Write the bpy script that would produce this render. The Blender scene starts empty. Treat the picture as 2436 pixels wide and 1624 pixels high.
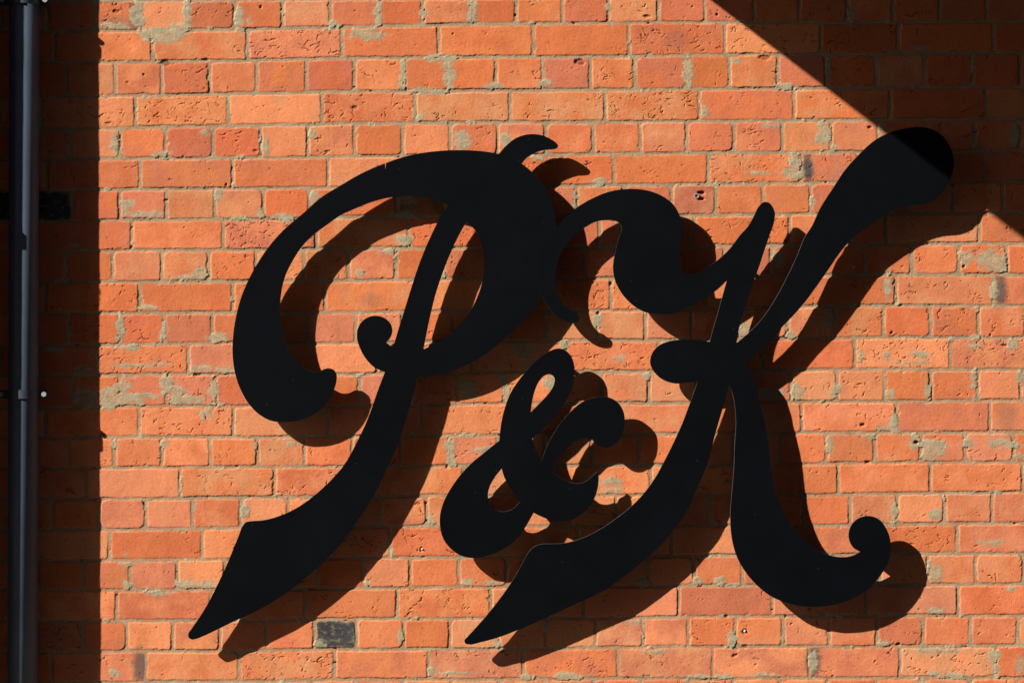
import bpy, bmesh, math, random
import numpy as np
from mathutils import Vector
SC = bpy.context.scene
COL = SC.collection

# ------------------------------------------------------------------ camera, light, exposure
# world scale: the wall face is the plane y = 0, x runs along the wall, z up, ground at z = 0
Z0 = 0.90            # height of the photographed strip's lower edge above the ground
FW, FH = 2.436, 1.624
D = 6.0              # camera distance from the wall
CX, CZ = FW / 2, Z0 + FH / 2
cam = bpy.data.objects.new("camera", bpy.data.cameras.new("camera"))
COL.objects.link(cam)
cam.location = (CX, -D, CZ)
cam.rotation_euler = (math.radians(90), 0, 0)
cam.data.sensor_width = 36
cam.data.lens = 36 * D / FW
cam.data.clip_start = 0.05
cam.data.clip_end = 300
SC.camera = cam

RX, RZ = 1.86, 1.421               # sun travels RX sideways and RZ down for each metre towards the wall
SUN = Vector((RX, 1.0, -RZ))
EL = math.asin(RZ / SUN.length)
w = bpy.data.worlds.new("World"); SC.world = w; w.use_nodes = True
nt = w.node_tree
sky = nt.nodes.new("ShaderNodeTexSky"); sky.sky_type = 'NISHITA'; sky.sun_disc = False
sky.sun_elevation = EL
sky.sun_rotation = math.atan2(-RX, -1.0)
nt.links.new(sky.outputs[0], nt.nodes["Background"].inputs[0])
nt.nodes["Background"].inputs[1].default_value = 0.05
sl = bpy.data.lights.new("sun", 'SUN'); sl.energy = 5.0; sl.angle = math.radians(0.53); sl.color = (1.0, 0.93, 0.84)
so = bpy.data.objects.new("sun", sl); COL.objects.link(so)
so.rotation_euler = SUN.to_track_quat('-Z', 'Y').to_euler()
so.location = (-4, -6, 6)
vs = SC.view_settings
vs.view_transform = 'Standard'; vs.look = 'None'; vs.gamma = 1; vs.exposure = 1.34

# ------------------------------------------------------------------ helpers
TILE = {'A': (0, 0), 'B': (812, 0), 'C': (1624, 0), 'D': (0, 541), 'E': (812, 541), 'F': (1624, 541),
        'G': (0, 1082), 'H': (812, 1082), 'I': (1624, 1082)}
S = 2352 / 812.0
def tp(t, x, y):                     # survey sheet (t), reading -> millimetres right / down from the strip's top left
    return TILE[t][0] + x / S, TILE[t][1] + y / S
def lin(c):
    c = np.asarray(c, float) / 255.0
    return np.where(c <= 0.04045, c / 12.92, ((c + 0.055) / 1.055) ** 2.4)

def tag(o, label=None, cat=None, group=None, kind=None):
    if label: o['label'] = label
    if cat: o['category'] = cat
    if group: o['group'] = group
    if kind: o['kind'] = kind
    return o
def empty(name, loc, label=None, cat=None, group=None):
    o = bpy.data.objects.new(name, None); COL.objects.link(o)
    o.location = loc; o.empty_display_size = 0.05
    return tag(o, label, cat, group)
def link_mesh(name, me, mat=None, parent=None):
    o = bpy.data.objects.new(name, me); COL.objects.link(o)
    if mat: me.materials.append(mat)
    if parent: o.parent = parent
    return o
def from_bm(name, bm, mat, parent=None, smooth=False):
    me = bpy.data.meshes.new(name); bm.to_mesh(me); bm.free()
    if smooth:
        me.polygons.foreach_set('use_smooth', [True] * len(me.polygons))
    return link_mesh(name, me, mat, parent)

def material(name, base, rough=0.8, metallic=0.0, spec=0.5, noise=None, bump=None, attr=None):
    m = bpy.data.materials.new(name); m.use_nodes = True
    n = m.node_tree.nodes; l = m.node_tree.links
    b = n["Principled BSDF"]
    b.inputs["Roughness"].default_value = rough
    b.inputs["Metallic"].default_value = metallic
    b.inputs["Specular IOR Level"].default_value = spec
    tc = n.new("ShaderNodeTexCoord")
    if attr:
        a = n.new("ShaderNodeAttribute"); a.attribute_name = attr; src = a.outputs["Color"]
    else:
        a = n.new("ShaderNodeRGB"); a.outputs[0].default_value = (*base, 1); src = a.outputs[0]
    if noise:
        for sc_, lo, hi in noise:
            t = n.new("ShaderNodeTexNoise"); t.inputs["Scale"].default_value = sc_; t.inputs["Detail"].default_value = 5
            t.inputs["Roughness"].default_value = 0.65
            l.new(tc.outputs["Object"], t.inputs["Vector"])
            r = n.new("ShaderNodeMapRange"); r.inputs[1].default_value = 0.3; r.inputs[2].default_value = 0.7
            r.inputs[3].default_value = lo; r.inputs[4].default_value = hi
            l.new(t.outputs["Fac"], r.inputs[0])
            mx = n.new("ShaderNodeVectorMath"); mx.operation = 'SCALE'
            l.new(src, mx.inputs[0]); l.new(r.outputs[0], mx.inputs["Scale"]); src = mx.outputs[0]
    l.new(src, b.inputs["Base Color"])
    prev = None
    for sc_, st, dist in (bump or []):
        t = n.new("ShaderNodeTexNoise"); t.inputs["Scale"].default_value = sc_; t.inputs["Detail"].default_value = 6
        t.inputs["Roughness"].default_value = 0.6
        l.new(tc.outputs["Object"], t.inputs["Vector"])
        bp = n.new("ShaderNodeBump"); bp.inputs["Strength"].default_value = st; bp.inputs["Distance"].default_value = dist
        l.new(t.outputs["Fac"], bp.inputs["Height"])
        if prev: l.new(prev, bp.inputs["Normal"])
        prev = bp.outputs[0]
    if prev: l.new(prev, b.inputs["Normal"])
    return m

# ------------------------------------------------------------------ numpy noise
def _hash(ix, iy, seed):
    h = (ix.astype(np.int64) * 374761393 + iy.astype(np.int64) * 668265263 + seed * 1442695041) & 0xFFFFFFFF
    h = ((h ^ (h >> 13)) * 1274126177) & 0xFFFFFFFF
    return ((h ^ (h >> 16)) & 0xFFFFFF).astype(np.float32) / float(0xFFFFFF)
def grad_noise(x, y, seed=0):
    xi = np.floor(x); yi = np.floor(y); fx = (x - xi).astype(np.float32); fy = (y - yi).astype(np.float32)
    xi = xi.astype(np.int32); yi = yi.astype(np.int32)
    u = fx * fx * fx * (fx * (fx * 6 - 15) + 10); v = fy * fy * fy * (fy * (fy * 6 - 15) + 10)
    def g(dx, dy):
        a = _hash(xi + dx, yi + dy, seed) * (2 * np.pi)
        return np.cos(a) * (fx - dx) + np.sin(a) * (fy - dy)
    a = g(0, 0); b = g(1, 0); c = g(0, 1); d = g(1, 1)
    return (a + (b - a) * u) * (1 - v) + (c + (d - c) * u) * v      # about -0.7 .. 0.7
def fbm(x, y, scale, seed, octv=3, gain=0.5):
    s = 0; amp = 1.0; tot = 0; f = 1.0 / scale
    for o in range(octv):
        s = s + amp * grad_noise(x * f + 17.3 * o, y * f - 9.1 * o, seed + o * 7)
        tot += amp; amp *= gain; f *= 2.03
    return s / tot * 1.5
def sstep(a, b, x):
    t = np.clip((x - a) / (b - a), 0, 1); return t * t * (3 - 2 * t)

# ------------------------------------------------------------------ the wall: every course and joint as surveyed
def L(*pts): return sorted(tp(*p) for p in pts)
BED = [
 L(('A',300,12),('A',1100,3),('B',1000,-10),('C',1000,-30),('C',2200,-38)),
 L(('A',300,220),('A',1400,210),('A',2200,192),('B',600,176),('B',1200,165),('B',2000,160),('C',0,155),('C',1000,158),('C',2000,152)),
 L(('A',300,432),('A',1400,425),('A',2000,414),('B',0,402),('B',1000,396),('B',2000,390),('C',100,380),('C',1000,375),('C',2200,365)),
 L(('A',300,666),('A',900,662),('A',1500,650),('A',2200,636),('B',0,634),('B',1000,626),('B',2000,620),('C',100,615),('C',1000,610),('C',2000,600)),
 L(('A',300,890),('A',900,880),('A',1500,870),('A',2200,860),('B',0,852),('B',1000,846),('B',2000,841),('C',0,835),('C',1000,832),('C',2000,820)),
 L(('A',300,1100),('A',1000,1095),('A',2200,1085),('B',0,1080),('B',1600,1068),('C',0,1056),('C',600,1053),('C',2000,1040)),
 L(('A',300,1312),('A',1000,1305),('A',2200,1295),('B',1600,1278),('B',2300,1274),('C',0,1270),('C',1000,1262),('C',2000,1252)),
 L(('A',300,1525),('A',1000,1516),('A',2000,1510),('B',0,1496),('B',1000,1492),('C',0,1486),('C',500,1480),('C',2200,1466)),
 L(('D',300,162),('D',1000,158),('D',2000,155),('B',0,1712),('E',1000,140),('E',1700,140),('F',600,124),('F',1600,112),('F',2200,113)),
 L(('D',300,376),('D',1000,374),('D',1500,372),('D',2300,370),('E',1000,357),('E',1800,352),('F',800,332),('F',1500,326),('F',2300,328)),
 L(('D',300,592),('D',1000,590),('D',2300,586),('E',1000,572),('E',2000,571),('F',1000,545),('F',1500,538),('F',2300,541)),
 L(('D',300,812),('D',1000,806),('D',1500,798),('E',0,798),('E',1500,775),('E',2300,778),('F',600,768),('F',1500,758),('F',2300,760)),
 L(('D',300,1022),('D',1000,1013),('D',1600,1010),('D',2300,1012),('E',1000,995),('E',2200,993),('F',600,984),('F',1500,976),('F',2300,982)),
 L(('D',300,1242),('D',1000,1232),('D',1500,1232),('E',0,1230),('E',1000,1215),('E',2000,1211),('F',0,1211),('F',800,1199),('F',1500,1199),('F',2300,1190)),
 L(('D',300,1450),('D',1000,1440),('D',1700,1444),('E',0,1440),('E',800,1430),('E',2200,1423),('F',800,1415),('F',1500,1412),('F',2300,1408)),
 L(('G',300,92),('G',1000,88),('G',1500,85),('G',2200,80),('H',700,75),('H',1600,74),('I',200,68),('I',900,62),('I',1500,52),('I',2300,51)),
 L(('G',300,302),('G',1000,300),('G',1700,290),('H',0,286),('H',600,280),('H',1800,277),('I',900,275),('I',1500,262),('I',2300,255)),
 L(('G',300,518),('G',1000,511),('H',0,496),('H',600,492),('H',1600,489),('I',200,484),('I',1000,488),('I',1600,474),('I',2200,470)),
 L(('G',300,725),('G',1000,722),('H',500,706),('H',1100,700),('I',0,692),('I',1000,688),('I',1600,680),('I',2200,678)),
 L(('G',300,930),('G',1000,930),('G',1500,925),('H',0,917),('H',600,914),('H',1100,908),('H',2200,904),('I',200,900),('I',1500,893),('I',2300,889)),
 L(('G',300,1142),('G',1000,1140),('G',1700,1138),('H',0,1130),('H',1000,1125),('H',2000,1120),('I',0,1112),('I',1000,1108),('I',2300,1104)),
 L(('G',300,1355),('G',1000,1350),('G',1700,1348),('H',0,1337),('H',1000,1335),('H',1900,1325),('I',0,1320),('I',1500,1319),('I',2300,1311)),
 L(('G',300,1566),('G',1700,1560),('H',0,1546),('H',1000,1545),('H',2000,1537),('I',0,1540),('I',1500,1531),('I',2300,1534)),
]
PERP = [
 dict(A=[330,660,968,1290,1620,1945,2278],B=[255,560,900,1205,1525,1840,2185],C=[155,495,805,1135,1450,1770,2095]),
 dict(A=[375,1045,1705],B=[8,672,1322,1982],C=[292,952,1485,2145]),
 dict(A=[125,455,792,1118,1445,1772,2110],B=[90,432,742,1065,1388,1717,2022],C=[30,322,655,988,1335,1665,1998,2325]),
 dict(A=[290,930,1572,2222],B=[508,1165,1820],C=[115,768,1430,2090]),
 dict(A=[160,488,822,1143,1465,1800,2120],B=[93,423,750,1080,1405,1737,2062],C=[28,355,690,1020,1348,1680,2010,2322]),
 dict(A=[320,965,1605,2260],B=[563,1218,1875],C=[175,812,1460,2085]),
 dict(A=[170,500,825,1150,1480,1815,2130],B=[385,710,1000,1300,1617,1945,2275],C=[228,555,880,1200,1545,1865,2205]),
 dict(D=[255,905,1540,2180],E=[467,1120,1780],F=[84,738,1400,2045]),
 dict(D=[130,455,778,1113,1440,1765,2095],E=[50,375,705,1030,1350,1680,2000,2330],F=[285,612,935,1258,1580,1905,2232]),
 dict(D=[310,962,1607,2240],E=[540,1200,1857],F=[158,815,1472,2142]),
 dict(D=[145,480,825,1130,1465,1790,2120],E=[100,420,772,1100,1422,1768,2095],F=[65,390,725,1050,1383,1710,2038,2362]),
 dict(D=[5,665,1300,1955],E=[248,900,1545,2190],F=[550,1187,1845,2500]),
 dict(D=[185,510,820,1145,1485,1808,2140],E=[130,470,800,1122,1465,1795,2120],F=[100,430,748,1068,1395,1710,2035,2328]),
 dict(D=[310,960,1610,2262],E=[562,1210,1860],F=[165,820,1475,2117]),
 dict(D=[150,470,788,1117,1450,1775,2100],E=[75,412,745,1082,1400,1725,2055],F=[30,350,680,990,1325,1640,1945,2280]),
 dict(G=[-60,595,1240,1892],H=[190,840,1490,2132],I=[430,1073,1708,2343]),
 dict(G=[30,360,685,1005,1328,1660,1985],H=[-30,268,590,915,1250,1580,1895],I=[-130,185,510,835,1155,1478,1806,2135]),
 dict(G=[105,757,1395,2050],H=[338,990,1630],I=[-75,580,1235,1893]),
 dict(G=[260,578,893,1224,1550,1870,2190],H=[153,475,812,1140,1465,1795,2118],I=[85,415,725,1035,1360,1690,2020,2348]),
 dict(G=[150,803,1455,2103],H=[388,1028,1672,2325],I=[617,1265,1900]),
 dict(G=[-80,245,572,875,1190,1517,1838,2165],H=[105,430,750,1080,1412,1750,2080],I=[42,362,692,1012,1338,1660,1985,2312]),
 dict(G=[-300,355,1003,1650,2305],H=[603,1255,1908],I=[207,872,1497,2157]),
]
X_LO, X_HI, Z_LO, Z_HI = -0.95, 4.80, 0.0, 3.30        # metres
def axis(lo, hi, a, b, fine):
    out = [np.arange(lo, a - 0.30, 0.009), np.arange(a - 0.30, a, 0.004), np.arange(a, b, fine), np.arange(b, b + 0.30, 0.004),
           np.arange(b + 0.30, hi, 0.009), [hi]]
    v = np.concatenate([np.asarray(o) for o in out if len(o)])
    v = v[(v >= lo) & (v <= hi)]
    return np.unique(np.round(v, 6))
FINE = 0.00145
gx = axis(X_LO, X_HI, -0.02, 2.46, FINE)
gz = axis(Z_LO, Z_HI, 0.88, 2.54, FINE)
GX, GZ = np.meshgrid(gx * 1000, gz * 1000)             # millimetres
PX = GX.astype(np.float32); PY = ((Z0 + FH) * 1000 - GZ).astype(np.float32)   # survey coordinates (down)
rng = np.random.RandomState(11)
rnd = random.Random(5)
# wobble
wx = PX + 2.6 * fbm(PX, PY, 38, 1, 3) + 1.2 * fbm(PX, PY, 9, 2, 2)
wy = PY + 2.2 * fbm(PX, PY, 42, 3, 3) + 1.2 * fbm(PX, PY, 8, 4, 2)
def bedline(k, x):
    n = len(BED)
    if 0 <= k < n:
        p = BED[k]; return np.interp(x, [q[0] for q in p], [q[1] for q in p])
    if k < 0: return bedline(0, x) + 74.3 * k
    return bedline(n - 1, x) + 74.3 * (k - n + 1)
K_LO, K_HI = -12, 37
beds_line = {k: bedline(k, gx * 1000) for k in range(K_LO, K_HI + 1)}
row = np.full(PX.shape, K_LO, np.int32)
top = np.zeros(PX.shape, np.float32); bot = np.zeros(PX.shape, np.float32)
for k in range(K_LO, K_HI):
    a = beds_line[k][None, :]; b = beds_line[k + 1][None, :]
    m = (wy >= a) & (wy < b)
    row[m] = k
    top[m] = np.broadcast_to(a, PX.shape)[m]; bot[m] = np.broadcast_to(b, PX.shape)[m]
m = top == bot
bot[m] = top[m] + 74
joints = {}
for k in range(K_LO, K_HI):
    head = (k % 2 == 0)
    pitch = 112.6 if head else 225.2
    if 0 <= k < len(PERP):
        j = sorted(tp(t, x, 0)[0] for t, xs in PERP[k].items() for x in xs)
    else:
        st = 60 + rnd.uniform(-8, 8) + (56 if not head else 0); j = [st]
    while j[0] > X_LO * 1000 - 260: j.insert(0, j[0] - pitch + rnd.uniform(-3, 3))
    while j[-1] < X_HI * 1000 + 260: j.append(j[-1] + pitch + rnd.uniform(-3, 3))
    joints[k] = np.array(j)
# brick table
PAL = {  # lit appearance
 'org': (222, 120, 72), 'lit': (236, 146, 98), 'red': (204, 102, 66), 'ror': (214, 110, 66), 'pnk': (206, 118, 88),
 'dpk': (188, 102, 78), 'pal': (222, 152, 108), 'brn': (186, 120, 96), 'blk': (58, 56, 58), 'gry': (120, 104, 82), 'ppk': (222, 138, 100), 'mot': (192, 118, 92)}
OVR = [('A',800,100,'mot'),('A',1130,100,'lit'),('A',1450,100,'red'),('A',1780,100,'pnk'),('A',2100,100,'pnk'),('A',850,330,'lit'),
 ('A',1350,330,'pal'),('A',2000,300,'ppk'),('A',950,550,'red'),('A',1280,550,'dpk'),('A',1600,550,'lit'),('A',1950,550,'org'),
 ('A',2250,550,'dpk'),('A',730,550,'ror'),('A',800,770,'lit'),('A',1250,770,'lit'),('A',1900,770,'lit'),('B',200,740,'lit'),
 ('B',850,740,'org'),('B',1450,740,'org'),('B',2100,740,'ror'),('A',750,1000,'ppk'),('A',970,1000,'org'),('A',1290,1000,'red'),
 ('A',1640,1000,'red'),('A',1950,1000,'pnk'),('A',2250,1000,'lit'),('B',250,960,'ror'),('B',590,960,'lit'),('B',920,960,'pnk'),
 ('B',1240,960,'pnk'),('B',1580,960,'org'),('B',1900,960,'org'),('C',190,940,'pnk'),('C',520,940,'pnk'),('C',850,940,'ppk'),
 ('C',1180,940,'lit'),('A',800,1200,'pnk'),('A',1280,1200,'org'),('A',1900,1200,'pnk'),('C',350,1160,'org'),('C',1100,1160,'brn'),
 ('A',390,1420,'blk'),('A',100,1420,'blk'),('A',750,1420,'org'),('A',980,1420,'pnk'),('A',1300,1420,'pnk'),('A',1640,1420,'pal'),
 ('A',1970,1420,'ror'),('B',250,1420,'ror'),('B',540,1420,'gry'),('C',100,1400,'dpk'),('C',390,1370,'org'),('C',700,1370,'org'),
 ('D',800,80,'pnk'),('D',1220,80,'lit'),('D',1700,80,'pnk'),('D',740,260,'org'),('D',950,260,'ppk'),('D',1280,260,'org'),
 ('D',1600,260,'org'),('D',2200,260,'org'),('E',220,260,'dpk'),('E',540,260,'ror'),('D',820,480,'org'),('D',1300,480,'org'),
 ('E',250,470,'org'),('D',750,700,'ror'),('D',980,700,'red'),('D',1290,700,'red'),('D',1550,700,'ror'),('D',2300,700,'dpk'),
 ('E',50,690,'pnk'),('E',250,690,'lit'),('F',1220,650,'ror'),('F',1540,650,'ror'),('F',1880,650,'dpk'),('F',2200,650,'ppk'),
 ('F',1800,430,'ppk'),('F',2250,430,'dpk'),('F',2180,1090,'ppk'),('F',1870,1090,'pnk'),('F',2280,1300,'ppk'),('F',1780,1500,'ppk'),
 ('D',950,900,'org'),('D',1450,900,'ppk'),('D',950,1120,'pnk'),('D',1320,1120,'pnk'),('D',1600,1120,'pnk'),('D',800,1340,'org'),
 ('I',1010,380,'ror'),('I',1310,380,'pnk'),('I',1640,380,'lit'),('I',1970,380,'ppk'),('I',2250,380,'pnk'),('I',2100,570,'ppk'),
 ('I',1850,790,'ppk'),('G',780,1250,'dpk'),('G',2270,1230,'blk'),('G',400,1250,'brn'),('G',800,1450,'pnk'),('H',900,1450,'pal'),
 ('I',1180,1420,'pnk'),('G',1050,1030,'red'),('I',300,1000,'red'),('G',1080,620,'ror'),('G',1060,820,'pnk'),('G',800,820,'pnk'),
 ('G',1350,820,'lit'),('H',320,810,'pnk'),('H',640,810,'org'),('B',1400,80,'org'),('B',720,80,'dpk'),('B',100,80,'ror'),
 ('B',400,80,'ror'),('C',60,80,'ppk'),('B',2270,80,'pnk'),('B',350,290,'ror'),('B',1000,290,'org'),('B',1650,290,'org'),
 ('C',100,270,'pnk'),('C',500,270,'lit'),('B',250,510,'org'),('B',580,510,'ror'),('B',920,510,'org'),('B',1230,510,'ror'),
 ('B',1560,510,'pnk'),('B',1860,510,'ror'),('B',2190,510,'ror'),('I',2150,1210,'ror'),('H',2000,1250,'pal'),('I',60,1420,'pal'),
 ('H',2150,1430,'pal')]
def locate(px, py):
    k = K_LO
    while k < K_HI - 1 and bedline(k + 1, px) < py: k += 1
    j = joints[k]
    return k, int(np.searchsorted(j, px) - 1)
ovr = {locate(*tp(t, x, y)): c for t, x, y, c in OVR}
xl = np.zeros(PX.shape, np.float32); xr = np.ones(PX.shape, np.float32)
c0 = np.zeros(PX.shape + (3,), np.float32); c1 = np.zeros(PX.shape + (3,), np.float32)
par = np.zeros((8,) + PX.shape, np.float32)    # mortar half w, radius, z off, tiltx, tilty, crack amount, pit amount, mix bias
for k in range(K_LO, K_HI):
    m = row == k
    if not m.any(): continue
    j = joints[k]
    idx = np.clip(np.searchsorted(j, wx[m]) - 1, 0, len(j) - 2)
    n = len(j)
    xl[m] = j[idx]; xr[m] = j[idx + 1]
    T0 = np.zeros((n, 3)); T1 = np.zeros((n, 3)); TP = np.zeros((n, 8))
    for i in range(n):
        head = k % 2 == 0
        name = ovr.get((k, i))
        if name is None:
            name = rng.choice((['org','ror','lit','pnk','org'] if head else ['org','org','lit','ror','lit']) if k < 10 else ['org','org','lit','ppk','lit'])
            if head and 0 <= k < 22 and rng.rand() < 0.004: name = 'blk'
        base = np.array(PAL[name], float)
        if name not in ('blk', 'gry'): base = base + ((np.array([230., 132, 82]) if k < 10 else np.array([238., 144, 99])) - base) * 0.36
        base = base * (1 + rng.uniform(-0.035, 0.035)) + rng.uniform(-4, 4, 3)
        other = base + (np.array(PAL[rng.choice(['lit','ror','pnk','org','pal'])]) - base) * 0.8 if name != 'blk' else base * 1.25
        T0[i] = lin(np.clip(base, 5, 255)); T1[i] = lin(np.clip(other, 5, 255))
        TP[i] = [rng.uniform(2.7, 4.5), 3 + 14 * rng.rand() ** 1.8 if head else rng.uniform(3, 7), rng.uniform(-0.9, 0.9), rng.uniform(-1, 1), rng.uniform(-1, 1),
                 (rng.rand() ** 1.5) * (0.9 if head else 1.25), rng.uniform(0.3, 1), rng.uniform(-0.35, 0.2)]
    c0[m] = T0[idx]; c1[m] = T1[idx]
    for q in range(8): par[q][m] = TP[idx, q]
cxm = (xl + xr) / 2; cym = (top + bot) / 2
hx = (xr - xl) / 2 - par[0] ; hy = (bot - top) / 2 - par[0] * 0.92
rad = par[1]
qx = np.abs(wx - cxm) - (hx - rad); qy = np.abs(wy - cym) - (hy - rad)
sd = np.hypot(np.maximum(qx, 0), np.maximum(qy, 0)) + np.minimum(np.maximum(qx, qy), 0) - rad
sd += 1.5 * fbm(PX, PY, 13, 21, 4, 0.6)          # ragged arrises
chip = fbm(PX, PY, 30, 25, 3)
sd += np.clip(chip - 0.36, 0, 1) * 26 * sstep(-14, 0, sd)
# mortar smeared over the bricks: (sheet, x, y, rx, ry)
PATCH = [('A',1130,245,150,50),('A',1250,190,80,30),('A',1040,235,60,40),('A',960,110,38,110),('A',1290,100,26,110),('A',1130,205,120,14),('A',790,180,110,20),
 ('A',920,110,22,60),('A',1650,120,30,80),('A',1715,140,14,28),('A',1665,205,40,20),('A',2290,170,26,40),('B',255,90,26,90),('B',560,90,28,40),('B',905,85,34,70),
 ('B',170,235,130,38),('B',700,400,110,28),('B',742,500,42,110),('B',430,510,24,110),('B',600,630,150,18),('B',1050,590,50,26),('B',1395,580,42,28),
 ('B',830,965,55,65),('B',1130,960,42,60),('B',545,805,24,22),('A',795,990,28,70),('A',1120,1065,60,26),('A',1830,1000,26,70),('A',1410,915,30,18),
 ('A',2150,930,26,40),('A',880,1410,44,34),('A',1000,1480,130,24),('A',1500,1345,26,50),('A',1800,1470,24,30),('A',2170,1370,40,46),('A',1650,1510,90,14),
 ('A',1960,1500,70,26),('B',450,1380,60,30),('B',1350,1090,40,16),('B',1780,1250,70,18),('B',1610,1380,18,60),('B',430,1480,90,30),
 ('C',690,600,56,30),('C',150,780,26,40),('C',40,500,34,90),('C',970,930,48,80),('C',640,870,60,14),('C',1040,1020,26,22),('C',1375,890,26,34),
 ('C',775,1125,40,80),('C',760,1200,60,40),('C',540,1190,70,12),('C',890,1390,18,40),('C',360,420,30,20),('C',2290,930,44,70),('C',1640,330,50,12),
 ('C',1165,90,34,70),('C',2000,470,12,60),('C',1000,450,20,60),
 ('D',500,125,40,20),('D',1380,320,60,36),('D',1330,345,90,12),('D',1010,555,60,16),('D',830,700,28,100),('D',1130,730,28,60),('D',1500,760,60,34),
 ('D',880,820,70,22),('D',380,840,50,20),('D',960,950,150,12),('D',1080,940,50,12),('D',1380,970,70,20),('D',1550,980,60,24),('D',570,990,60,40),
 ('D',1150,1090,46,70),('D',860,1180,150,44),('D',740,1180,60,80),('D',1000,1160,120,20),('D',1300,1185,150,32),('D',1470,1120,30,80),('D',840,1090,60,40),('D',1230,1130,50,40),('D',590,1170,100,70),
 ('D',1440,1270,26,34),('D',1400,1300,20,30),('D',790,1490,24,34),('D',1130,1490,26,34),('D',1765,1500,24,40),('D',2000,1490,30,14),
 ('E',130,310,40,30),('E',430,90,50,40),('E',330,160,50,20),('E',1270,830,70,40),('E',1280,900,30,50),('E',870,1110,80,66),('E',1120,1060,30,50),('E',1140,1130,30,60),
 ('E',1450,1070,50,60),('E',1915,900,40,22),('E',745,1500,44,50),('E',1540,810,36,30),('E',1760,640,34,50),('E',970,1530,60,20),('E',2110,1030,26,26),('E',700,320,20,26),
 ('F',420,690,44,60),('F',660,210,40,50),('F',1420,400,26,90),('F',1950,210,50,50),('F',2110,210,110,60),('F',2150,270,80,34),('F',2145,440,24,80),('F',740,745,30,24),
 ('F',1000,640,40,60),('F',1230,890,18,34),('F',1410,880,26,26),('F',1640,870,70,20),('F',1560,930,90,8),('F',2270,800,34,40),('F',790,1130,50,50),('F',1050,1120,34,50),
 ('F',1430,1160,34,34),('F',1690,1130,24,60),('F',2010,1040,24,60),('F',2330,1030,24,60),('F',600,1150,80,40),('F',1460,1350,26,70),('F',1400,1380,50,20),('F',1740,1520,80,60),
 ('F',1690,1490,60,30),('F',1970,1480,40,34),('F',1600,1480,40,50),('F',1300,1440,40,20),('F',1010,1500,30,60),('F',2170,1480,60,30),('F',2280,1500,80,20),('F',2010,820,36,16),
 ('G',790,1500,34,34),('G',1690,390,30,60),('G',1280,880,60,34),('G',1420,890,90,26),('G',1100,950,60,18),('G',880,750,40,16),('G',880,900,30,40),('G',2200,1300,40,26),
 ('G',870,690,20,20),
 ('H',760,30,40,50),('H',1870,180,60,30),('H',1860,240,70,24),('H',625,450,26,30),('H',870,875,46,24),('H',1050,885,60,14),('H',180,885,24,20),('H',410,1240,20,40),
 ('H',2170,1350,60,12),('H',2040,1150,50,14),('H',1280,1530,40,24),('H',1560,1525,120,26),('H',780,1500,110,8),('H',620,1500,20,40),('H',1075,1290,26,30),('H',2080,870,60,30),
 ('I',1460,400,24,70),('I',1740,410,44,34),('I',1800,300,16,24),('I',2125,600,80,20),('I',1740,820,44,60),('I',1700,760,20,40),('I',1745,1065,40,24),('I',340,1270,34,60),
 ('I',1400,870,40,22),('I',1390,1300,50,14),('I',1750,1345,180,14),('I',2150,1380,34,60),('I',2160,1470,24,50),('I',1860,1520,90,22),('I',1740,1500,34,14),('I',570,1515,80,12),
 ('I',280,1525,60,16),('I',900,1420,30,80),('I',100,1525,130,12),('I',100,870,30,26),('I',350,890,40,12),('I',690,1270,12,20),('I',260,870,34,30),('I',2260,920,30,20),
 ('I',1700,20,60,20),('I',2320,10,40,20),('I',2320,1440,24,50)]
pn = fbm(PX * 0.75, PY, 18, 31, 5, 0.68)
patch = np.full(PX.shape, -9.0, np.float32)       # >0 inside a smear (mm-like)
def window(px, py, r):
    i0, i1 = np.searchsorted(gx * 1000, [px - r, px + r]); z = (Z0 + FH) * 1000 - py
    k0, k1 = np.searchsorted(gz * 1000, [z - r, z + r]); return slice(k0, k1), slice(i0, i1)
for t, x, y, rx, ry in PATCH:
    px, py = tp(t, x, y); rx /= S; ry /= S
    sl_ = window(px, py, max(rx, ry) * 1.6 + 6)
    X = PX[sl_]; Y = PY[sl_]
    if X.size == 0: continue
    d = np.sqrt(((X - px) / rx) ** 2 + ((Y - py) / ry) ** 2)
    v = (1 - d) * min(rx, ry) + pn[sl_] * (5.5 + 0.8 * min(rx, ry))
    patch[sl_] = np.maximum(patch[sl_], v)
# thin random smears elsewhere
rs = fbm(PX, PY, 46, 41, 4, 0.6) + 0.55 * sstep(-9, 0, sd)
patch = np.maximum(patch, (rs - 0.90) * 12)
pm = sstep(-0.6, 1.2, patch)
brick = sstep(1.0, -1.2, sd)                   # 1 on brick
# ---- relief (mm, towards the viewer positive)
edge = sstep(0.7, -2.6, sd)
tiltx = par[3] * (wx - cxm) / np.maximum(hx, 1); tilty = par[4] * (wy - cym) / np.maximum(hy, 1)
face = par[2] * 0.5 + tiltx * 0.35 + tilty * 0.35 + 0.55 * fbm(PX, PY, 34, 51, 3) + 0.20 * fbm(PX, PY, 7, 52, 3, 0.65)
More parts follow.
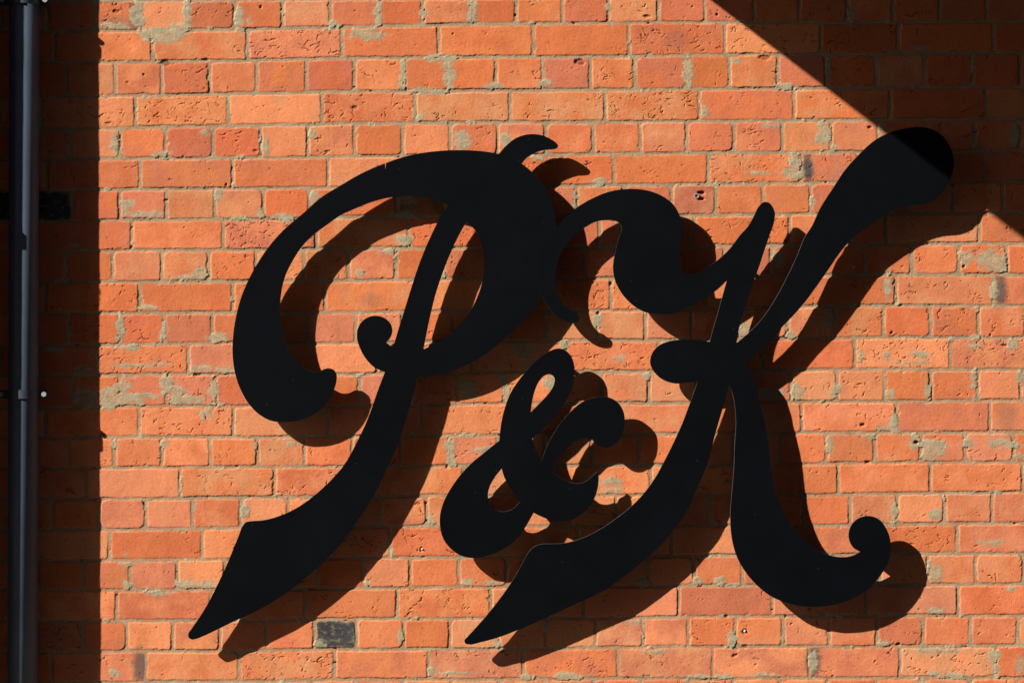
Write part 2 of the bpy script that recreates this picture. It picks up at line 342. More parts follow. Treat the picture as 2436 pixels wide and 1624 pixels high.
# folds and drag cracks in the clay faces
wpx = PX + 10 * fbm(PX, PY, 30, 61, 3); wpy = PY + 10 * fbm(PX, PY, 30, 62, 3)
zone = fbm(PX, PY, 48, 64, 2) + par[5] * 0.7 - 0.42
def ridge(ax, ay, sc, seed, wd):                  # thin wandering lines, width wd in mm
    f_ = fbm(ax, ay, sc, seed, 3, 0.5)
    wd = wd * (0.55 + 0.9 * np.clip(fbm(PX, PY, 9, seed + 5, 2) + 0.5, 0, 1.4))
    g = np.hypot(*np.gradient(f_, gz * 1000, gx * 1000)) + 1e-3
    return sstep(wd, wd * 0.25, np.abs(f_) / g)
can, san = math.cos(0.5), math.sin(0.5)           # most folds run a little uphill to the right
ux = wpx * can - wpy * san; uy = wpx * san + wpy * can
k1 = ridge(ux * 0.28, uy, 17, 63, 0.9) * sstep(0.02, 0.3, zone) * sstep(0.05, 0.3, fbm(PX, PY, 15, 68, 2))
k2 = ridge(wpx * 0.35, wpy, 34, 66, 1.6) * sstep(0.0, 0.2, zone) * sstep(0.1, 0.35, fbm(PX, PY, 22, 67, 2))
k3 = ridge(wpx, wpy * 0.5, 34, 69, 1.1) * sstep(-0.05, 0.15, zone) * sstep(0.2, 0.4, fbm(PX, PY, 22, 70, 2))
crack = np.clip(k1 + k2 + k3, 0, 1)
pitn = fbm(PX, PY, 4.2, 71, 2, 0.5)
pz = sstep(0.62, 0.95, pitn + 0.16 * par[6] + 0.12 * fbm(PX, PY, 50, 72, 2))
face = face - 1.9 * crack - 1.0 * pz + 0.5 * np.clip(zone, 0, 0.6) * fbm(ux * 0.4, uy, 12, 73, 3, 0.6)
mort = -1.25 + 0.5 * fbm(PX, PY, 5, 81, 3, 0.7) + 1.0 * fbm(PX, PY, 40, 82, 2) 
gap = sstep(0.40, 0.75, fbm(PX * 0.6, PY, 18, 83, 3)) * sstep(-0.5, 1.5, sd)         # mortar fallen out
mort -= 4.0 * gap
# struck line along each bed
H = mort * (1 - edge) + face * edge
H = np.where(sd > 0.6, mort, H)
smear_h = np.maximum(face * 0.5, -0.5) + 0.35 + 0.4 * fbm(PX, PY, 6, 91, 3, 0.6) - 0.3 * sstep(3, 0, patch)
H = H * (1 - pm) + (smear_h) * pm
# ---- colour
film = sstep(0.30, 0.8, fbm(PX * 0.6, PY, 40, 95, 5, 0.7) + 0.35 * sstep(-10, 0, sd))
mix = np.clip(0.5 + 1.3 * fbm(PX, PY, 58, 101, 3) + par[7] + 0.35 * fbm(PX, PY, 8, 102, 3, 0.7), 0, 1)[..., None]
bc = c0 * (1 - mix) + c1 * mix
bc = bc * (1 + 0.2 * fbm(PX, PY, 5, 103, 3, 0.75) + 0.12 * fbm(PX, PY, 90, 104, 2))[..., None]
# kiln-burnt ends on a few bricks
for t, x, y, rx, ry in [('A',930,110,34,90),('C',862,1165,36,95),('G',965,1450,50,130),('I',900,1420,50,110),('F',2190,430,45,110),('A',800,160,120,40),('F',2240,1300,60,110),('B',2310,270,80,70),('E',210,500,70,50)]:
    px, py = tp(t, x, y); sl_ = window(px, py, max(rx, ry) / S * 2.2)
    X = PX[sl_]; Y = PY[sl_]
    d = np.sqrt(((X - px) / (rx / S)) ** 2 + ((Y - py) / (ry / S)) ** 2) + 0.5 * pn[sl_]
    strong = 0.28 if (t, x) in [('E',210),('B',2310),('F',2240),('A',800)] else 0.85
    if (t, x) == ('C', 862): strong = 1.0
    a = (sstep(1.5, 0.5, d) * strong)[..., None]
    bc[sl_] = bc[sl_] * (1 - a) + lin((90, 82, 78)) * a
dirt = sstep(0.35, 0.8, fbm(PX, PY, 6, 105, 2) + 0.25 * par[6])[..., None]
bc = bc * (1 - 0.16 * dirt)
bc = bc * (1 - 0.45 * np.clip(crack * 1.0 + pz * 0.9, 0, 1))[..., None]
pale = sstep(0.45, 0.9, fbm(PX, PY, 70, 106, 4, 0.6))[..., None]
bc = bc * (1 - 0.28 * pale) + lin((230, 158, 108)) * 0.28 * pale
mn = fbm(PX, PY, 4, 111, 3, 0.8); mn2 = fbm(PX, PY, 60, 112, 3)
mcol = lin((170, 152, 124)) * (1 + 0.5 * mn + 0.3 * mn2)[..., None]
green = sstep(-0.1, 0.6, fbm(PX, PY, 45, 113, 2))[..., None]
mcol = mcol * (1 - 0.6 * green) + lin((156, 149, 122)) * (1 + 0.5 * mn)[..., None] * 0.6 * green
stain = (0.08 + (0.3 + 0.35 * sstep(500, 1000, PY)) * sstep(-0.25, 0.5, fbm(PX, PY, 28, 116, 4, 0.65)))[..., None]      # brick dust rubbed into the joints
mcol = mcol * (1 - stain) + lin((206, 126, 84)) * (1 + 0.3 * mn)[..., None] * stain
mcol = mcol * (1 - 0.55 * gap)[..., None]
pcol = lin((174, 163, 134)) * (1 + 0.3 * mn + 0.55 * fbm(PX * 0.4, PY, 12, 114, 4, 0.7))[..., None]
edge_dark = (sstep(-2.2, -0.2, sd) * sstep(1.6, 0.2, sd) * sstep(-0.35, 0.5, fbm(PX, PY, 12, 115, 3)))[..., None]  # darker line along the brick edges, broken up by noise
colr = mcol * (1 - brick[..., None]) + bc * brick[..., None]
colr = colr * (1 - 0.32 * edge_dark)
pmc = pm[..., None] * np.clip(0.80 + 0.5 * pn, 0.3, 1)[..., None]
colr = colr * (1 - pmc) + pcol * pmc
# dusty mottling that shows up on the dark burnt bricks
dk = (sstep(0.14, 0.06, c0[..., 0]) * sstep(0.0, 0.45, fbm(PX * 0.7, PY, 11, 117, 4, 0.7) + 0.25 * sstep(-7, 0, sd)))[..., None] * brick[..., None]
colr = colr * (1 - 0.6 * dk) + lin((150, 138, 104)) * 0.6 * dk
# thin cement haze round the smears
fl = (film * (0.36 + 0.22 * sstep(550, 1000, PY)))[..., None] * brick[..., None]
colr = colr * (1 - fl) + lin((206, 148, 104)) * fl
hz = (sstep(-5, 0, patch) * (1 - pm) * 0.35)[..., None] * brick[..., None]
colr = colr * (1 - hz) + pcol * hz
# drilled holes and knocked-out spots (mm radius, depth)
HOLES = [('A',990,515,3.2,5),('C',240,102,4.5,6),('C',130,1330,9,9),('C',135,1370,7,8),('H',556,648,6,9),('I',428,1210,6.5,5),('F',1178,272,5,3),
 ('D',415,562,4,5),('F',1938,270,6,8),('F',1440,725,4,6),('F',2120,740,4,6),('A',1560,1272,4.5,6),('B',1640,425,14,6),('B',1200,105,5,6),('A',1797,48,4,5),
 ('B',2110,115,11,4),('F',715,95,5,6),('I',300,1108,9,6),('I',1270,48,8,6),('I',1150,850,4,6),('E',1855,385,6,6),('E',1770,590,6,5),('I',435,1318,7,5),
 ('B',770,235,3,3),('A',800,80,8,5),('A',1140,435,16,5),('D',705,1425,7,5),('G',1760,1420,0.1,0),('A',1415,415,10,5),('A',880,568,4.5,3),('I',1490,1300,8,5),
 ('C',560,400,14,5),('C',1290,880,7,5),('A',1762,1040,8,4),('B',95,740,12,4),('F',2220,810,8,5),('F',1610,1480,7,8),('H',585,330,4,7),('H',590,450,3,5),
 ('I',360,1380,9,5),('F',1240,1360,8,6),('G',1130,270,0.1,0),('B',1650,440,8,4),('E',555,1470,3,0)]
for t, x, y, r, dp in HOLES:
    if dp == 0: continue
    px, py = tp(t, x, y); sl_ = window(px, py, r * 2.4)
    X = PX[sl_]; Y = PY[sl_]
    q = np.hypot(X - px, (Y - py) * (1.7 if r > 6.5 else 1)) / r
    if r > 3.5: q = q + 1.1 * pn[sl_] + 0.1
    a = sstep(1.1, 0.55, q)
    H[sl_] = H[sl_] * (1 - a) - dp * 0.6 * a
    colr[sl_] = colr[sl_] * (1 - 0.4 * a)[..., None]
# small blow holes everywhere in view
pr = np.random.RandomState(4)
for _ in range(4600):
    px = pr.uniform(-20, 2460); py = pr.uniform(-20, 1640); r = 0.7 + 1.4 * pr.rand() ** 4; dp = r * pr.uniform(0.4, 0.9)
    st = pr.uniform(0.5, 2.0)
    sl_ = window(px, py, r * 2.6 + 2)
    X = PX[sl_]; Y = PY[sl_]
    if X.size == 0: continue
    a = sstep(1.3, 0.3, np.hypot((X - px) / st, (Y - py)) / r) * brick[sl_]
    H[sl_] -= dp * a
    colr[sl_] *= (1 - 0.35 * a)[..., None]
REFL = np.array([0.605, 0.63, 0.62])
colr = np.clip(colr * REFL, 0.004, 0.9)
nz, nx = PX.shape
co = np.empty((nz * nx, 3), np.float32)
co[:, 0] = (GX / 1000).ravel(); co[:, 2] = (GZ / 1000).ravel(); co[:, 1] = (-H / 1000).ravel()
me = bpy.data.meshes.new("brick_wall")
me.vertices.add(nz * nx); me.vertices.foreach_set('co', co.ravel())
ii = np.arange(nz * nx, dtype=np.int32).reshape(nz, nx)
fq = np.stack([ii[:-1, :-1], ii[:-1, 1:], ii[1:, 1:], ii[1:, :-1]], -1).reshape(-1, 4)
nf = len(fq)
me.loops.add(nf * 4); me.loops.foreach_set('vertex_index', fq.ravel())
me.polygons.add(nf)
me.polygons.foreach_set('loop_start', np.arange(0, nf * 4, 4, dtype=np.int32))
me.polygons.foreach_set('use_smooth', np.ones(nf, bool))
ca = me.color_attributes.new("albedo", 'FLOAT_COLOR', 'POINT')
rgba = np.ones((nz * nx, 4), np.float32); rgba[:, :3] = colr.reshape(-1, 3)
ca.data.foreach_set('color', rgba.ravel())
me.update(calc_edges=True)
M_brick = material("brick_and_mortar", (1, 1, 1), rough=0.92, spec=0.25, noise=[(420, 0.90, 1.10)], bump=[(900, 0.40, 0.0010), (260, 0.22, 0.0013)], attr="albedo")
wall = link_mesh("brick_wall", me, M_brick)
tag(wall, "weathered orange red brick wall with grey mortar smears behind the black letters", "brick wall")
print("wall verts", nz * nx)
del c0, c1, bc, mcol, pcol, colr, par, co, rgba
# solid body behind the face
def box_bm(bm, x0, x1, y0, y1, z0, z1, bev=0.0):
    r = bmesh.ops.create_cube(bm, size=1)
    for v in r['verts']:
        v.co = Vector(((x0 + x1) / 2 + v.co.x * (x1 - x0), (y0 + y1) / 2 + v.co.y * (y1 - y0), (z0 + z1) / 2 + v.co.z * (z1 - z0)))
    if bev > 0:
        es = list({e for v in r['verts'] for e in v.link_edges})
        bmesh.ops.bevel(bm, geom=es, offset=bev, segments=2, affect='EDGES', profile=0.6)
M_mortar = material("mortar", lin((160, 140, 112)) * REFL, rough=0.95, spec=0.2, noise=[(60, .8, 1.15), (500, .85, 1.1)], bump=[(700, 0.5, 0.001)])
bm = bmesh.new(); box_bm(bm, X_LO, X_HI, 0.012, 0.24, Z_LO, Z_HI)
from_bm("backing", bm, M_mortar, wall)

# ------------------------------------------------------------------ ground
bm = bmesh.new(); box_bm(bm, -40, 40, -40, 30, -0.3, -0.002)
M_ground = material("paving", (0.10, 0.088, 0.075), rough=0.9, noise=[(0.6, .85, 1.15), (30, .85, 1.15)], bump=[(80, 0.4, 0.004)])
tag(from_bm("ground", bm, M_ground), kind='structure')

# ------------------------------------------------------------------ added building, unseen behind the camera, blocks sky fill on the wall
opp = empty("sky_block_building", (0, -7.0, 0), "added tall dark building behind the camera that blocks sky light from the wall", "building")
M_opp = material("blocker_brick", (0.10, 0.045, 0.03), rough=0.9, noise=[(3, .75, 1.2), (40, .8, 1.2)], bump=[(60, .5, .006)])  # kept dark so the added building gives little bounce
M_win = material("dark_glass", (0.02, 0.025, 0.03), rough=0.1, noise=[(2, .8, 1.2)])
M_sill = material("stone_sill", (0.25, 0.23, 0.2), rough=0.85, noise=[(8, .8, 1.1)])
bm = bmesh.new(); box_bm(bm, -9.9, 16, -8, 0, 0, 16)
from_bm("wall", bm, M_opp, opp)
for fl in (1.1, 4.3, 7.4, 10.5):
    for i in range(7):
        wx_ = -8.5 + i * 3.1
        bm = bmesh.new(); box_bm(bm, wx_ - .06, wx_ + 1.16, 0.003, 0.07, fl - .06, fl + 1.86)
        fr = from_bm("window", bm, M_sill, opp)
        bm = bmesh.new(); box_bm(bm, wx_, wx_ + .53, 0.074, 0.078, fl, fl + 1.8); box_bm(bm, wx_ + .57, wx_ + 1.1, 0.074, 0.078, fl, fl + 1.8)
        from_bm("pane", bm, M_win, fr)

# ------------------------------------------------------------------ brick pier left of the view (casts the upright shadow)
pier = empty("brick_pier", (-0.055, 0, 0), "narrow brick pier projecting from the wall left of the drainpipe", "pier")
rb = random.Random(8)
M_pier = material("pier_brick", lin((205, 108, 66)) * REFL, rough=0.9, spec=0.25, noise=[(9, .75, 1.2), (300, .88, 1.1)], bump=[(300, 0.5, 0.002)])
bm = bmesh.new(); PD = 0.1550; k = 0
z = 0.0
while z < 3.2:
    lean = (1.7 - z) * -0.001
    if k % 2 == 0: cuts = [(-0.225, -0.002)]; deps = [(0, 0.045), (0.055, PD)]
    else: cuts = [(-0.225, -0.118), (-0.108, 0)]; deps = [(0, PD)]
    for a, b in cuts:
        for d0, d1 in deps:
            j = rb.uniform(-0.0005, 0.0005)
            box_bm(bm, a + j, b + j + lean, -(d1 + rb.uniform(-.0003, .0003)), -(d0 + 0.004), z + 0.001, z + 0.066, 0.0025)
    z += 0.0745; k += 1
from_bm("brick_courses", bm, M_pier, pier)
bm = bmesh.new(); box_bm(bm, -0.223, -0.0007, -PD + 0.0006, -0.003, 0, 3.2)
for zz, ex in ((2.05, 0.006), (2.035, 0.005)):     # mortar snots on the corner
    r = bmesh.ops.create_icosphere(bm, subdivisions=2, radius=1)
    for v in r['verts']: v.co = Vector((-0.004 + v.co.x * (ex + .003) * 1.3, -PD + .002 + v.co.y * ex, zz + v.co.z * 0.013 * rb.uniform(.85, 1.15)))
from_bm("mortar_bed", bm, M_mortar, pier)

# ------------------------------------------------------------------ canopy above right (casts the slanting shadow)
HC = 0.42
X0C = 1.688 - HC / (RZ / RX); ZC = Z0 + FH + HC
can = empty("canopy", (X0C, 0, ZC), "flat grey canopy slab fixed to the wall above the letters", "canopy")
M_can = material("canopy_paint", (0.18, 0.19, 0.2), rough=0.6, noise=[(8, .85, 1.1)], bump=[(200, .2, .001)])
bm = bmesh.new(); box_bm(bm, 0, 3.4, -1.0, -0.004, 0.0, 0.09, 0.002)
from_bm("slab", bm, M_can, can)
bm = bmesh.new(); box_bm(bm, -0.0, 3.4, -1.045, -1.002, -0.0, 0.13, 0.004)
from_bm("gutter_board", bm, M_can, can)

# ------------------------------------------------------------------ letters
def cr(points, seg=7):
    """closed Catmull-Rom through points; a point given with a 4th item 1 is a sharp corner"""
    P = [(*tp(p[0], p[1], p[2]), len(p) > 3) for p in points]
    n = len(P); out = []
    for i in range(n):
        p0, p1, p2, p3 = P[i - 1], P[i], P[(i + 1) % n], P[(i + 2) % n]
        a = np.array(p1[:2]); b = np.array(p2[:2]); L_ = np.linalg.norm(b - a)
        def tang(pp, pc, pn_, corner, fwd):
            if corner: return (b - a) * 0.6 if True else None
            u = np.array(pc[:2]) - np.array(pp[:2]); v = np.array(pn_[:2]) - np.array(pc[:2])
            lu, lv = np.linalg.norm(u) + 1e-6, np.linalg.norm(v) + 1e-6
            t = (u / lu * lv + v / lv * lu) / (lu + lv)
            return t * L_
        t1 = tang(p0, p1, p2, p1[2], True); t2 = tang(p1, p2, p3, p2[2], False)
        for s in range(seg):
            t = s / seg
            h = (2*t**3 - 3*t**2 + 1) * a + (t**3 - 2*t**2 + t) * t1 + (-2*t**3 + 3*t**2) * b + (t**3 - t**2) * t2
            out.append(h)
    return out
def run(t, *xy): return [(t, *p) for p in xy]

P_OUT = run('B',(1085,1062,1),(1130,1010),(1190,960),(1260,931),(1330,925),(1390,935),(1440,958),(1480,985),(1493,1003),(1486,1021),(1465,1028),(1420,1031),(1370,1041),(1310,1066),(1265,1100),(1243,1128,1),(1285,1160),(1340,1212),(1388,1268),(1430,1340),(1455,1405),(1472,1480),(1483,1567)) \
 + run('E',(1488,80),(1478,210),(1445,350),(1385,478),(1330,560),(1260,640),(1170,722),(1080,803),(950,900),(860,948),(780,982),(700,1008),(610,1024),(525,1030,1),(500,1140),(462,1265),(430,1370),(398,1470),(358,1567)) \
 + run('H',(330,60),(282,165),(220,285),(150,395),(80,498),(0,605)) \
 + run('G',(2250,718),(2140,815),(2000,928),(1860,1022),(1740,1085),(1600,1150),(1480,1209),(1400,1246),(1350,1265),(1320,1268),(1300,1254),(1297,1232),(1320,1195),(1380,1108),(1440,1008),(1500,888),(1560,760),(1610,640),(1650,540),(1672,487),(1696,461),(1730,455),(1800,450),(1870,436),(1960,405),(2050,360),(2150,290),(2240,212),(2300,152)) \
 + run('H',(5,85),(55,10)) + run('E',(100,1490),(150,1390),(200,1270),(240,1155),(275,1060),(300,995,1),(230,965),(170,905),(130,835),(108,762),(112,700),(140,650),(190,616),(240,608),(300,625),(340,665),(351,715),(335,762),(308,792,1),(355,828,1),(400,680),(440,552),(480,422),(520,298),(570,165),(645,0)) \
 + run('B',(685,1490),(738,1412,1),(690,1390),(620,1368),(520,1352),(430,1350),(330,1361),(200,1395),(100,1435),(0,1480)) \
 + run('A',(2250,1550)) + run('D',(2180,35),(2100,108),(2020,222),(1970,322),(1944,410),(1930,510),(1929,620),(1940,700),(1965,790),(2000,868),(2050,930),(2110,975),(2160,995),(2200,991),(2232,976),(2270,970),(2300,982),(2318,1012),(2318,1055),(2300,1120),(2265,1190),(2210,1250),(2140,1298),(2060,1328),(1960,1340),(1870,1331),(1790,1290),(1715,1215),(1660,1120),(1620,1005),(1603,880),(1605,760),(1625,620),(1662,480),(1720,345),(1790,222),(1870,110),(1960,12)) \
 + run('A',(2100,1460),(2200,1370),(2352,1275)) + run('B',(120,1205),(250,1145),(300,1126,1),(304,1170,1),(307,1124,1),(380,1097),(530,1059),(680,1040),(800,1035),(930,1039),(1020,1049))
P_HOLE = run('E',(565,840,1),(582,755),(610,620),(645,475),(690,335),(740,205),(790,92)) + run('B',(862,1527,1)) + run('E',(915,12),(950,72),(978,160),(985,250),(974,360),(940,470),(880,590),(800,690),(700,768),(620,813))
A_OUT = run('E',(1500,833),(1550,850),(1590,900),(1607,970),(1603,1045),(1580,1130),(1530,1222),(1470,1302),(1400,1376),(1315,1455,1),(1335,1520)) + run('H',(1378,45,1)) \
 + run('E',(1395,1562),(1440,1462),(1500,1362),(1560,1290),(1640,1215),(1720,1176),(1790,1165),(1860,1176),(1912,1212),(1945,1270),(1953,1340),(1936,1420),(1895,1485),(1840,1513),(1790,1508),(1752,1487),(1725,1455,1),(1680,1450),(1620,1467),(1560,1520),(1510,1567)) \
 + run('H',(1475,60),(1450,120,1),(1520,160),(1580,188),(1640,195),(1700,171),(1740,136),(1765,112,1),(1773,155),(1770,205),(1755,270),(1720,340),(1660,402),(1600,440),(1530,458),(1460,450),(1400,432),(1325,397,1),(1290,460),(1240,538),(1170,610),(1100,655),(1010,691),(900,708),(820,690),(750,640),(700,570),(680,490),(682,400),(710,310),(760,220),(830,125),(900,52),(970,-5)) \
 + run('E',(1040,1505),(1088,1468,1),(1092,1420),(1105,1330),(1130,1232),(1170,1132),(1230,1042),(1300,960),(1370,892),(1440,848))
A_H1 = run('E',(1305,1272,1),(1315,1200),(1335,1120),(1370,1050),(1408,1016),(1440,1012),(1468,1035),(1465,1080),(1430,1140),(1370,1206))
A_H2 = run('H',(1105,93,1),(1060,150),(1022,220),(1010,275),(1028,340),(1070,380),(1120,390),(1180,370),(1232,320,1),(1190,262),(1150,202),(1120,145))
K_OUT = run('E',(1640,622),(1632,645),(1600,656),(1560,650),(1500,621),(1440,562),(1385,475),(1360,390),(1360,250),(1390,110)) + run('B',(1484,1562),(1550,1490),(1620,1432),(1720,1372),(1850,1320),(1980,1302),(2100,1311),(2200,1345),(2290,1412),(2335,1495)) \
 + run('F',(-3,10),(-14,100),(-22,180),(-15,260),(-5,300),(25,320),(80,316),(150,286),(240,226),(330,140),(400,48)) + run('C',(450,1560),(490,1490),(530,1416),(558,1393),(590,1395),(622,1430),(636,1470),(632,1520)) \
 + run('F',(600,50),(560,170),(520,290),(480,392),(430,550),(395,665),(372,795,1),(430,748),(500,682),(560,612),(640,490),(720,342),(790,192),(850,52)) + run('C',(885,1567),(950,1430),(1040,1290),(1120,1170),(1220,1060),(1320,970),(1430,913),(1550,883),(1650,877),(1750,905),(1820,970),(1860,1060),(1868,1140),(1845,1230),(1790,1320),(1730,1380),(1660,1406),(1570,1415),(1480,1440),(1380,1490),(1280,1560)) \
 + run('F',(1190,60),(1120,130),(1000,296),(920,410),(830,530),(740,630),(680,692),(620,768),(540,840),(425,928,1),(470,990),(500,1070),(530,1200),(568,1350),(590,1480)) \
 + run('I',(606,60),(622,180),(660,310),(720,440),(800,540),(890,622),(990,682),(1080,702),(1170,692),(1225,665,1),(1180,640),(1150,590),(1145,530),(1170,470),(1220,431),(1280,419),(1350,440),(1400,500),(1430,580),(1433,660),(1415,740),(1375,812),(1310,890),(1220,960),(1100,1015),(980,1040),(850,1042),(740,1022),(620,978),(530,912),(430,800),(370,690),(337,560),(328,420),(340,250),(355,60)) \
 + run('F',(358,1500),(368,1350),(360,1230),(342,1140),(318,1080,1),(300,1160),(272,1260),(228,1410)) + run('I',(172,50),(100,225),(0,435)) \
 + run('H',(2290,512),(2210,610),(2100,712),(1960,825),(1810,930),(1640,1012),(1450,1100),(1230,1198),(1080,1255),(960,1288),(880,1303),(855,1296),(848,1276),(870,1250),(920,1195),(1020,1080),(1120,950),(1200,830),(1250,740),(1290,670),(1330,630),(1380,613),(1450,611),(1520,608),(1600,592),(1700,555),(1800,500),(1900,432),(1990,360),(2070,280),(2160,160),(2220,52)) \
 + run('E',(2285,1490)) + run('F',(0,1342),(50,1210),(105,1058,1),(50,1065)) + run('E',(2290,1073),(2220,1050),(2160,1000),(2128,930),(2140,870),(2190,812),(2260,784),(2352,773)) \
 + run('F',(90,774),(187,787,1),(210,700),(250,560),(280,452),(305,365,1),(260,410),(180,470),(80,530),(0,565)) + run('E',(2300,588),(2200,597),(2100,585),(2010,535),(1930,450),(1885,360),(1872,280),(1885,180),(1910,80)) \
 + run('B',(1931,1562),(1920,1540),(1895,1524),(1840,1517),(1760,1526),(1690,1560)) + run('E',(1580,80),(1520,168),(1485,262),(1475,360),(1490,460),(1530,530),(1580,570),(1620,590))

def letter(name, label, outs, depth_fn, studs, cat):
    """plate cut from sheet; depth_fn gives the front face's distance from the wall at survey mm (x, y)"""
    TH = 0.006
    pts_all = [cr(o) for o in outs]
    xs = [p[0] for p in pts_all[0]]; ys = [p[1] for p in pts_all[0]]
    ox, oy = sum(xs) / len(xs), max(ys)
    base = Vector((ox / 1000, 0, Z0 + FH - oy / 1000))
    root = empty(name, base, label, cat, "cut out black letters of the wall sign")
    def world(px, py, dback=0.0):
        d = depth_fn(px, py) / 1000
        f = (D - d) / D                      # the survey was taken from the camera: bring to the plate's own plane
        return Vector((CX + (px / 1000 - CX) * f, -(d - dback), CZ + (Z0 + FH - py / 1000 - CZ) * f)) - base
    bm = bmesh.new(); 
    loops = []
    for pts in pts_all:
        vs_ = [bm.verts.new(world(p[0], p[1])) for p in pts]
        es = [bm.edges.new((vs_[i], vs_[(i + 1) % len(vs_)])) for i in range(len(vs_))]
        loops.append(vs_)
    bmesh.ops.triangle_fill(bm, use_beauty=True, use_dissolve=False, edges=bm.edges[:])
    front = bm.faces[:]
    r = bmesh.ops.extrude_face_region(bm, geom=front)
    for v in [g for g in r['geom'] if isinstance(g, bmesh.types.BMVert)]: v.co.y += TH
    bmesh.ops.recalc_face_normals(bm, faces=bm.faces[:])
    # cut edges get a lighter grey, painting in the sun they catch
    for f in bm.faces:
        f.material_index = 1 if abs(f.normal.y) < 0.5 else 0
    sharp = [e for e in bm.edges if len(e.link_faces) == 2 and e.link_faces[0].material_index != e.link_faces[1].material_index]
    o = from_bm("plate", bm, M_black, root); o.data.materials.append(M_cut)
    for t, x, y in studs:
        px, py = tp(t, x, y)
        f = world(px, py, TH)
        bm = bmesh.new()
        ln = -f.y
        bmesh.ops.create_cone(bm, cap_ends=True, segments=20, radius1=0.0055, radius2=0.0055, depth=ln)
        bmesh.ops.rotate(bm, verts=bm.verts, cent=(0, 0, 0), matrix=__import__('mathutils').Matrix.Rotation(math.pi / 2, 3, 'X'))
        bmesh.ops.translate(bm, verts=bm.verts, vec=(f.x, -ln / 2, f.z))
        from_bm("standoff", bm, M_stud, root, True)
    return root
M_black = material("black_sheet", (0.0016, 0.0021, 0.0031), rough=0.34, spec=0.2, noise=[(3, .75, 1.3), (14, .85, 1.15), (900, .8, 1.25)], bump=[(5, .12, .004), (1500, .06, .0003)])
# dust specks on the black sheet
n_ = M_black.node_tree.nodes; l_ = M_black.node_tree.links
tc_ = n_.new("ShaderNodeTexCoord"); vo = n_.new("ShaderNodeTexVoronoi"); vo.inputs["Scale"].default_value = 28; l_.new(tc_.outputs["Object"], vo.inputs["Vector"])
mr = n_.new("ShaderNodeMapRange"); mr.inputs[1].default_value = 0.050; mr.inputs[2].default_value = 0.035; mr.inputs[3].default_value = 0; mr.inputs[4].default_value = 0.13
l_.new(vo.outputs["Distance"], mr.inputs[0])
sx = n_.new("ShaderNodeMix"); sx.data_type = 'RGBA'
l_.new(mr.outputs[0], sx.inputs[0])
bs = n_["Principled BSDF"]; l_.new(bs.inputs["Base Color"].links[0].from_socket, sx.inputs[6]); sx.inputs[7].default_value = (0.10, 0.11, 0.12, 1)
l_.new(sx.outputs[2], bs.inputs["Base Color"])
M_cut = material("lit_cut_edge", (0.055, 0.055, 0.05), rough=0.6, noise=[(60, .4, 1.4)])  # edge colour lightened to stand for caught sunlight
M_stud = material("dark_stud", (0.02, 0.02, 0.022), rough=0.5, noise=[(200, .8, 1.2)])
def lerp_plane(d0, gx_, gy_): return lambda x, y: d0 + gx_ * (x - 1218) + gy_ * (y - 812)
letter("letter_sign", "large black cut out script letter P with a left loop and top horn", [P_OUT, P_HOLE],
       lerp_plane(40.5, -0.005, -0.004), [('B',250,1260),('E',1250,200),('G',1800,700),('E',220,800),('D',1950,1150)], "sign letter")
letter("letter_sign", "large black cut out script letter K, long arm reaching up into the shade", [K_OUT],
       lerp_plane(41.6, 0.009, 0.0), [('C',1600,1150),('F',480,300),('F',250,900),('I',800,800),('H',1600,850),('E',2150,300)], "sign letter")
letter("letter_sign", "small black cut out ampersand between the P and the K", [A_OUT, A_H1, A_H2],
       lerp_plane(43.5, 0.0, 0.0), [('E',1520,930),('H',1690,290),('H',850,450),('E',1850,1350)], "sign letter")

# ------------------------------------------------------------------ drainpipe
R_ = 0.0352; SO = 0.017
f = (D - 0.052) / D
pxc = CX + (0.0558 - CX) * f
dp_ = empty("drainpipe", (pxc, -(SO + R_), 0), "dark grey round drainpipe running down the shaded left end of the wall", "drainpipe")
M_pipe = material("pipe_paint", (0.050, 0.068, 0.095), rough=0.5, spec=0.35, noise=[(6, .85, 1.2), (400, .92, 1.08)], bump=[(120, .12, .0004)])
M_clip = material("clip_paint", (0.034, 0.045, 0.062), rough=0.5, noise=[(60, .8, 1.2)])
M_bolt = material("zinc_bolt", (0.30, 0.31, 0.32), rough=0.5, metallic=0.3, noise=[(300, .8, 1.1)])
def tube(bm, r, z0, z1, seg=48):
    rr = bmesh.ops.create_cone(bm, cap_ends=True, segments=seg, radius1=r, radius2=r, depth=z1 - z0)
    bmesh.ops.translate(bm, verts=rr['verts'], vec=(0, 0, (z0 + z1) / 2))
bm = bmesh.new(); tube(bm, R_, 0.0, 3.3)
pb = from_bm("pipe", bm, M_pipe, dp_, True)
pb.rotation_euler = (math.radians(-0.17), math.radians(0.12), 0); pb.location = (-0.0035, -0.0053, 0)
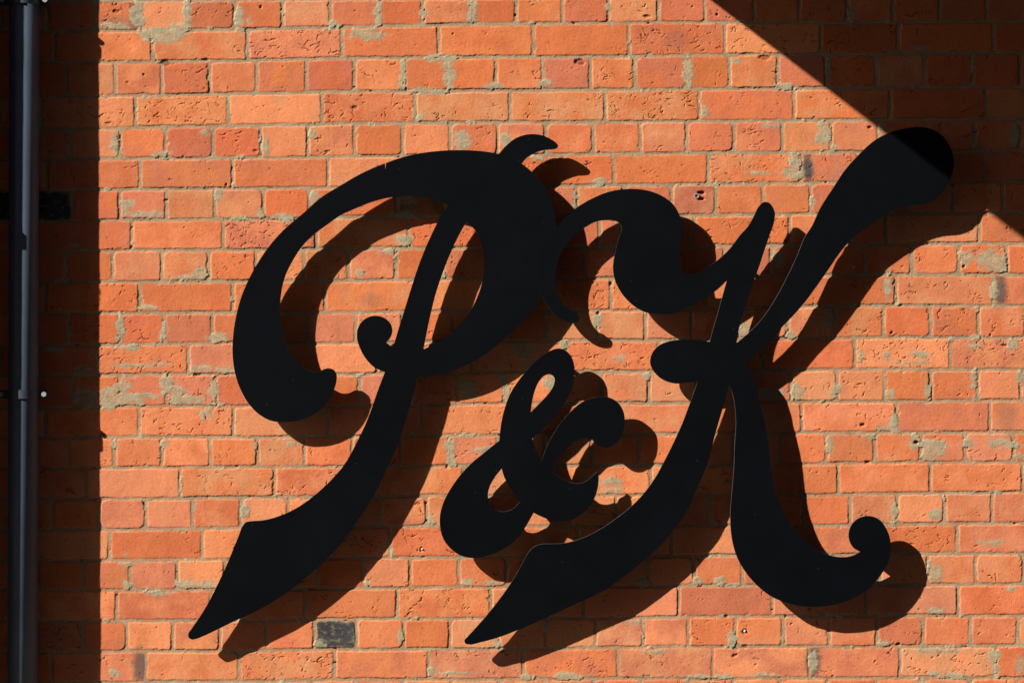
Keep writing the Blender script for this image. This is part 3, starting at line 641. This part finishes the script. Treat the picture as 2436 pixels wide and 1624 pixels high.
for s_y in (9, 936, 1810):
    zc = Z0 + FH - s_y / 1000
    if zc < 0.2: continue
    h = 0.011
    bm = bmesh.new(); tube(bm, R_ + 0.0035, zc - h, zc + h)
    bmesh.ops.bevel(bm, geom=[e for e in bm.edges if abs((e.verts[0].co - e.verts[1].co).z) < 1e-5], offset=0.0012, segments=2, affect='EDGES')
    box_bm(bm, R_ - 0.002, R_ + 0.026, -0.006, 0.006, zc - h * .95, zc + h * .95, 0.002)
    box_bm(bm, -R_ - 0.026, -R_ + 0.002, -0.006, 0.006, zc - h * .95, zc + h * .95, 0.002)
    box_bm(bm, R_ + 0.004, R_ + 0.012, 0.004, SO + R_ , zc - h * .6, zc + h * .6)
    c = from_bm("clip", bm, M_clip, dp_)
    c.location = (-0.0035 + 0.0021 * zc, -0.0053 + 0.003 * zc, 0)
    for s in (1, -1):
        bm = bmesh.new()
        bmesh.ops.create_cone(bm, cap_ends=True, segments=6, radius1=0.0062, radius2=0.0062, depth=0.012)
        bmesh.ops.rotate(bm, verts=bm.verts, cent=(0, 0, 0), matrix=__import__('mathutils').Matrix.Rotation(math.pi / 2, 3, 'X'))
        bmesh.ops.translate(bm, verts=bm.verts, vec=(s * (R_ + 0.016), -0.0115, zc))
        from_bm("bolt", bm, M_bolt, c)

# ------------------------------------------------------------------ old fixings left in the wall
def ring_bm(r0, r1, ln):
    bm = bmesh.new(); n = 24; vs_ = []
    for i in range(n):
        a = 2 * math.pi * i / n; c_, s_ = math.cos(a), math.sin(a)
        vs_.append([bm.verts.new((r * c_, y, r * s_)) for r, y in ((r1, 0.012), (r1, -ln), (r0, -ln), (r0, 0.008))])
    for i in range(n):
        a = vs_[i]; b = vs_[(i + 1) % n]
        for q in range(3): bm.faces.new((a[q], b[q], b[q + 1], a[q + 1]))
    bmesh.ops.recalc_face_normals(bm, faces=bm.faces[:]); return bm
M_plug = material("plug_steel", (0.34, 0.33, 0.31), rough=0.5, metallic=0.4, noise=[(400, .6, 1.2)])
M_dark = material("hole_dark", (0.01, 0.01, 0.01), rough=0.9, noise=[(400, .6, 1.2)])
def anchor(t, x, y, r, label, hollow=False, name="wall_screw", cat="screw"):
    px, py = tp(t, x, y)
    loc = (px / 1000, 0.0, Z0 + FH - py / 1000)
    if hollow:
        root = empty(name, loc, label, cat, "old fixings left in the brickwork")
        from_bm("sleeve", ring_bm(r * 0.62, r, 0.003), M_plug, root)
    else:
        root = empty(name, loc, label, cat, "old fixings left in the brickwork")
        bm = bmesh.new()
        bmesh.ops.create_uvsphere(bm, u_segments=20, v_segments=10, radius=r)
        for v in bm.verts: v.co.y = v.co.y * 0.55 + 0.001
        for v in bm.verts:
            if abs(v.co.z) < r * 0.14 and v.co.y < 0: v.co.y += r * 0.25
        from_bm("screw_head", bm, M_plug, root, True)
        bm = bmesh.new(); bmesh.ops.create_cone(bm, cap_ends=True, segments=12, radius1=r * .5, radius2=r * .5, depth=0.016)
        bmesh.ops.rotate(bm, verts=bm.verts, cent=(0, 0, 0), matrix=__import__('mathutils').Matrix.Rotation(math.pi / 2, 3, 'X'))
        bmesh.ops.translate(bm, verts=bm.verts, vec=(0, 0.006, 0))
        from_bm("shank", bm, M_plug, root, True)
anchor('C', 95, 1350, 0.0062, "hollow steel sleeve in a broken brick above the swash of the K", True, "wall_anchor", "wall anchor")
anchor('H', 559, 648, 0.0036, "small screw in a brick hole between the foot of the P and the ampersand")
anchor('I', 430, 1212, 0.0040, "round screw head in the brick below the curved foot of the K")
anchor('F', 1178, 272, 0.0036, "screw head in the shadow under the long arm of the K")
anchor('D', 415, 562, 0.0036, "dark screw head in the shaded bricks beside the drainpipe")
SC.cycles.max_bounces = 6
